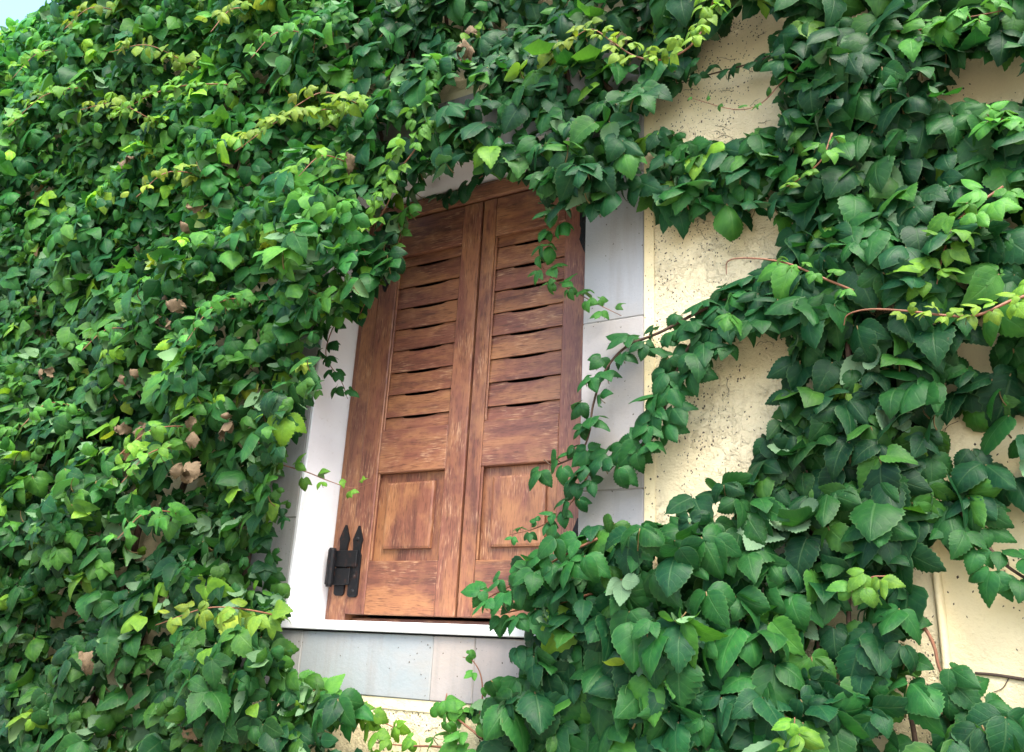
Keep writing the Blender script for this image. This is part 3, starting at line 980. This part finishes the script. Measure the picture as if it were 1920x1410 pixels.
shoot(cb, [(1120, 1010, -.12), (1060, 1040, -.12), (1000, 1075, -.11), (945, 1105, -.10), (912, 1122, -.09)], 14, (.066, .046), (MIDG, MIDG * 1.15), .003, .0014, (3, 3, 5), 'shoot', .6, .45, spread=.05)
shoot(cb, [(1120, 1110, -.10), (1050, 1130, -.10), (990, 1140, -.09), (945, 1150, -.08)], 9, (.062, .044), (DARK, MIDG), .003, .0014, (3, 3, 5), 'shoot', .6, .45, spread=.05)
# bright young shoot at the top right and the other runners
shoot(ct, [(1345, -30, -.20), (1325, 40, -.24), (1290, 90, -.26), (1240, 112, -.27), (1190, 105, -.28), (1150, 80, -.28), (1105, 55, -.27), (1052, 92, -.26)], 30, (.040, .026), (YOUNG * .9, YELL * .85), .0028, .001, (3, 3, 5), 'shoot', .55, .5, spread=.03)
shoot(cu, [(1470, 95, -.06), (1410, 118, -.05), (1330, 140, -.05), (1265, 158, -.04), (1225, 160, -.04)], 11, (.046, .034), (DARK, MIDG), .0026, .001, (1, 3), 'bark', .7, .4)
shoot(cu, [(1560, 80, -.10), (1510, 110, -.12), (1465, 155, -.12), (1425, 195, -.12), (1375, 205, -.11), (1290, 182, -.09)], 9, (.034, .012), (LITE, LITE * 1.3), .0022, .0007, (3, 1), 'shoot', .5, .4)
shoot(cu, [(1600, 545, -.14), (1540, 520, -.17), (1470, 492, -.17), (1400, 484, -.16), (1365, 490, -.15), (1362, 515, -.14)], 6, (.034, .01), (LITE, YOUNG * .7), .0026, .0010, (3,), 'shoot', .4, .4, .45)
shoot(cu, [(1960, 545, -.16), (1900, 562, -.20), (1835, 590, -.22), (1780, 592, -.22), (1700, 583, -.21), (1630, 580, -.20), (1590, 590, -.19), (1582, 610, -.18)], 15, (.036, .010), (YOUNG * .9, YELL * .8), .0032, .001, (3,), 'shoot', .4, .5, .30)
shoot(cu, [(1880, 350, -.12), (1830, 385, -.14), (1790, 420, -.15), (1770, 470, -.15), (1755, 540, -.14)], 12, (.052, .038), (LITE * 1.5, YOUNG * .75), .0028, .001, (3, 3, 5), 'shoot', .35, .4)
shoot(cu, [(1560, 250, -.14), (1540, 300, -.15), (1500, 335, -.15), (1475, 350, -.15)], 7, (.038, .026), (LITE * 1.2, YOUNG * .8), .0022, .0008, (3,), 'shoot', .5, .4)
shoot(cu, [(1640, 40, -.10), (1700, 60, -.11), (1780, 40, -.12), (1880, 20, -.12)], 9, (.06, .05), (LITE * 1.2, LITE * 1.4), .003, .0012, (3, 5), 'shoot', .4, .4)
shoot(cu, [(1925, 230, -.10), (1880, 225, -.12), (1850, 215, -.12)], 6, (.05, .04), (LITE * 1.5, LITE * 1.6), .003, .0012, (3, 5), 'shoot', .4, .4)
shoot(cb, [(1700, 1140, -.04), (1735, 1180, -.05), (1752, 1215, -.05), (1762, 1255, -.05), (1790, 1300, -.05), (1830, 1315, -.04), (1850, 1365, -.04)], 9, (.060, .052), (DARK, MIDG), .0036, .0020, (3,), 'shoot', .5, .35, .0, .45)
shoot(cb, [(1800, 960, -.05), (1845, 1015, -.05), (1880, 1055, -.05), (1930, 1090, -.05)], 8, (.058, .052), (MIDG, MIDG * 1.1), .0040, .0026, (3,), 'bark', .5, .35)
shoot(cb, [(1500, 1400, -.18), (1490, 1370, -.2), (1490, 1345, -.2)], 3, (.04, .036), (YOUNG * .8, YOUNG), .002, .001, (3,), 'shoot', .5, .3)
shoot(cb, [(1600, 1120, -.19), (1630, 1085, -.21), (1660, 1080, -.21)], 4, (.04, .036), (LITE * 1.3, YOUNG * .7), .002, .001, (3,), 'shoot', .5, .3)
# shoots leaning out of the left curtain
for a, b, n, w in (((150, 165), (15, 238), 16, 0), ((215, 20), (120, 55), 12, 1), ((345, 115), (205, 98), 17, 1), ((285, 225), (150, 206), 14, 1),
                   ((420, 158), (205, 220), 20, 0), ((620, 205), (440, 285), 20, 1), ((660, 190), (552, 200), 12, 1), ((360, 325), (255, 370), 9, 2),
                   ((345, 800), (215, 860), 13, 0), ((330, 840), (228, 905), 11, 0), ((500, 1150), (292, 1172), 12, 3), ((470, 20), (395, 60), 9, 1),
                   ((120, 95), (20, 150), 12, 0), ((640, 300), (560, 330), 8, 0), ((250, 620), (150, 660), 10, 4), ((440, 560), (350, 640), 13, 4),
                   ((130, 760), (40, 800), 9, 4), ((320, 960), (220, 1010), 9, 4), ((560, 60), (470, 110), 10, 4)):
    pal = [(LITE * 1.5, YOUNG * .9), (YOUNG * .8, YELL * .8), (YELL * .7, YELL), (YOUNG * .8, YELL * .7), (LITE * 1.1, LITE * 1.5)][w]
    m = ((a[0] + b[0]) / 2, (a[1] + b[1]) / 2 - 22)
    shoot(cl, [(a[0] + 25, a[1] + 15, -.12), (a[0], a[1], -.26), (m[0], m[1], -.36), (b[0], b[1], -.42)], int(n * 1.35), (.052, .032), pal, .0026, .0009, (3, 3, 1), 'shoot', .45, .5, .08 if w in (1, 3) else 0, .1, .03)
# withered leaves caught in the left curtain
for px, py, yy in ((345, 575, -.30), (300, 590, -.30), (330, 535, -.28), (235, 690, -.30), (270, 800, -.30), (375, 790, -.28), (415, 778, -.28), (205, 805, -.3), (90, 690, -.3), (240, 300, -.3), (352, 395, -.3),
                   (370, 860, -.28), (390, 1370, -.2), (655, 300, -.2), (870, 75, -.2), (880, 60, -.2), (340, 880, -.28), (150, 1240, -.28)):
    p = bp(px, py, yy)
    R = orient(1, jit=.8, swing=.9)[0]
    for _ in range(2):
        R = orient(1, jit=.9, swing=1.2)[0]
        leaf_obj(p + rng.normal(0, .02, 3), R, rng.uniform(.035, .065), 1, np.array([1., 1., 1.]) * rng.uniform(.6, 1.3), cl if px < 655 else ct, {1: DEADMESH}).name = 'withered_leaf'

# ------------------------------------------------------------------ dry tendril pads and threads left on the masonry
OCT_V = np.array([(1, 0, 0), (0, 0, 1), (-1, 0, 0), (0, 0, -1), (0, -1, 0)], float)
OCT_F = [(0, 1, 4), (1, 2, 4), (2, 3, 4), (3, 0, 4)]
def flecks(name, n, xr, zr, y, parent, skip=None, size=(.0011, .0032), seed=3, clump=.25):
    r = np.random.default_rng(seed)
    X = r.uniform(*xr, n * 3); Z = r.uniform(*zr, n * 3)
    k = lump(X, Z, seed, 14.0) + .5 * lump(X, Z, seed + 1, 40.0) > clump
    k |= r.random(n * 3) < .12
    if skip is not None:
        k &= ~skip(X, Z)
    X, Z = X[k][:n], Z[k][:n]
    V, F = [], []
    for i, (x, z) in enumerate(zip(X, Z)):
        a = r.uniform(.8, 2.3)
        s = r.uniform(*size); q = r.uniform(.3, .8)
        L = OCT_V * np.array([s, s * .35, s * q])
        c, d = math.cos(a), math.sin(a)
        L = np.stack([L[:, 0] * c - L[:, 2] * d, L[:, 1], L[:, 0] * d + L[:, 2] * c], 1) + np.array([x, y, z])
        F += [tuple(v + len(V) for v in f) for f in OCT_F]
        V += L.tolist()
    me = bpy.data.meshes.new(name)
    me.from_pydata(V, [], F)
    return tag(link(name, me, M['fleck'], parent), kind='stuff')
instone = lambda X, Z: (X > SX0 - BAND) & (X < SX1 + BAND) & (Z > SZ0 - BAND) & (Z < SZ1 + BAND)
flecks('tendril_pads', 3600, (SX1 + BAND, RX - .005), (-.3, 1.5), WY, wall, instone, seed=3)
flecks('tendril_pads', 500, (RX + .02, 1.75), (-.3, 1.4), WY + .006, wall, None, (.0012, .0036), seed=4)
flecks('tendril_pads', 900, (-.1, .75), (-.4, SZ0 - BAND - .002), WY, wall, None, (.0012, .0035), seed=5, clump=.0)
flecks('tendril_pads', 90, (SX1 + .002, SX1 + BAND - .002), (-.1, 1.2), WY - .003, wall, None, seed=6, clump=-.5)
insill = lambda X, Z: (Z > -.032) & (Z < 1.26) & (X > OX0 - .015) & (X < OX1)
flecks('tendril_pads', 520, (SX0, SX1), (SZ0, 1.2), -.0012, sur, insill, (.0008, .0026), seed=7, clump=.1)
flecks('tendril_pads', 30, (-.12, .70), (-.024, -.005), -.0140, sill, None, (.0008, .002), seed=8, clump=-1)

def threads(name, specs, parent):
    r = np.random.default_rng(77)
    cs = []
    for (x, z, y, L, a) in specs:
        P = [np.array([x, y, z])]
        for i in range(7):
            a += r.normal(0, .45)
            P.append(P[-1] + np.array([math.cos(a), 0, math.sin(a)]) * L / 7)
        cs.append((catmull(P, 3), .0006, .0003))
        for j in (2, 3, 4, 5):
            if r.random() < .6:
                b = a + r.choice([-1, 1]) * r.uniform(.5, 1.2)
                e = P[j] + np.array([math.cos(b), 0, math.sin(b)]) * L * r.uniform(.1, .3)
                cs.append((catmull([P[j], (P[j] + e) / 2 + np.array([.002, 0, .002]), e], 3),   .0004, .0002))
    return tag(tubes_obj(name, cs, M['fleck'], parent, 3), kind='stuff')
r0 = np.random.default_rng(9)
sp = [(r0.uniform(.90, 1.38), r0.uniform(.1, 1.4), WY - .001, r0.uniform(.02, .07), r0.uniform(0, 6.28)) for _ in range(60)]
sp += [(r0.uniform(1.42, 1.6), r0.uniform(-.2, .6), WY + .005, r0.uniform(.02, .06), r0.uniform(0, 6.28)) for _ in range(7)]
sp += [(r0.uniform(0, .7), r0.uniform(-.36, -.21), WY - .001, r0.uniform(.02, .05), r0.uniform(0, 6.28)) for _ in range(25)]
threads('dry_tendrils', sp, wall)
P = [bp(1828, 1262, WY + .003), bp(1870, 1266, WY + .003), bp(1930, 1276, WY + .003)]
tubes_obj('dry_stem', [(catmull(P, 6), .0022, .003), (catmull([bp(1892, 1271, WY + .004), bp(1880, 1290, WY + .004), bp(1862, 1298, WY + .004)], 5), .001, .0005)], M['fleck'], wall)
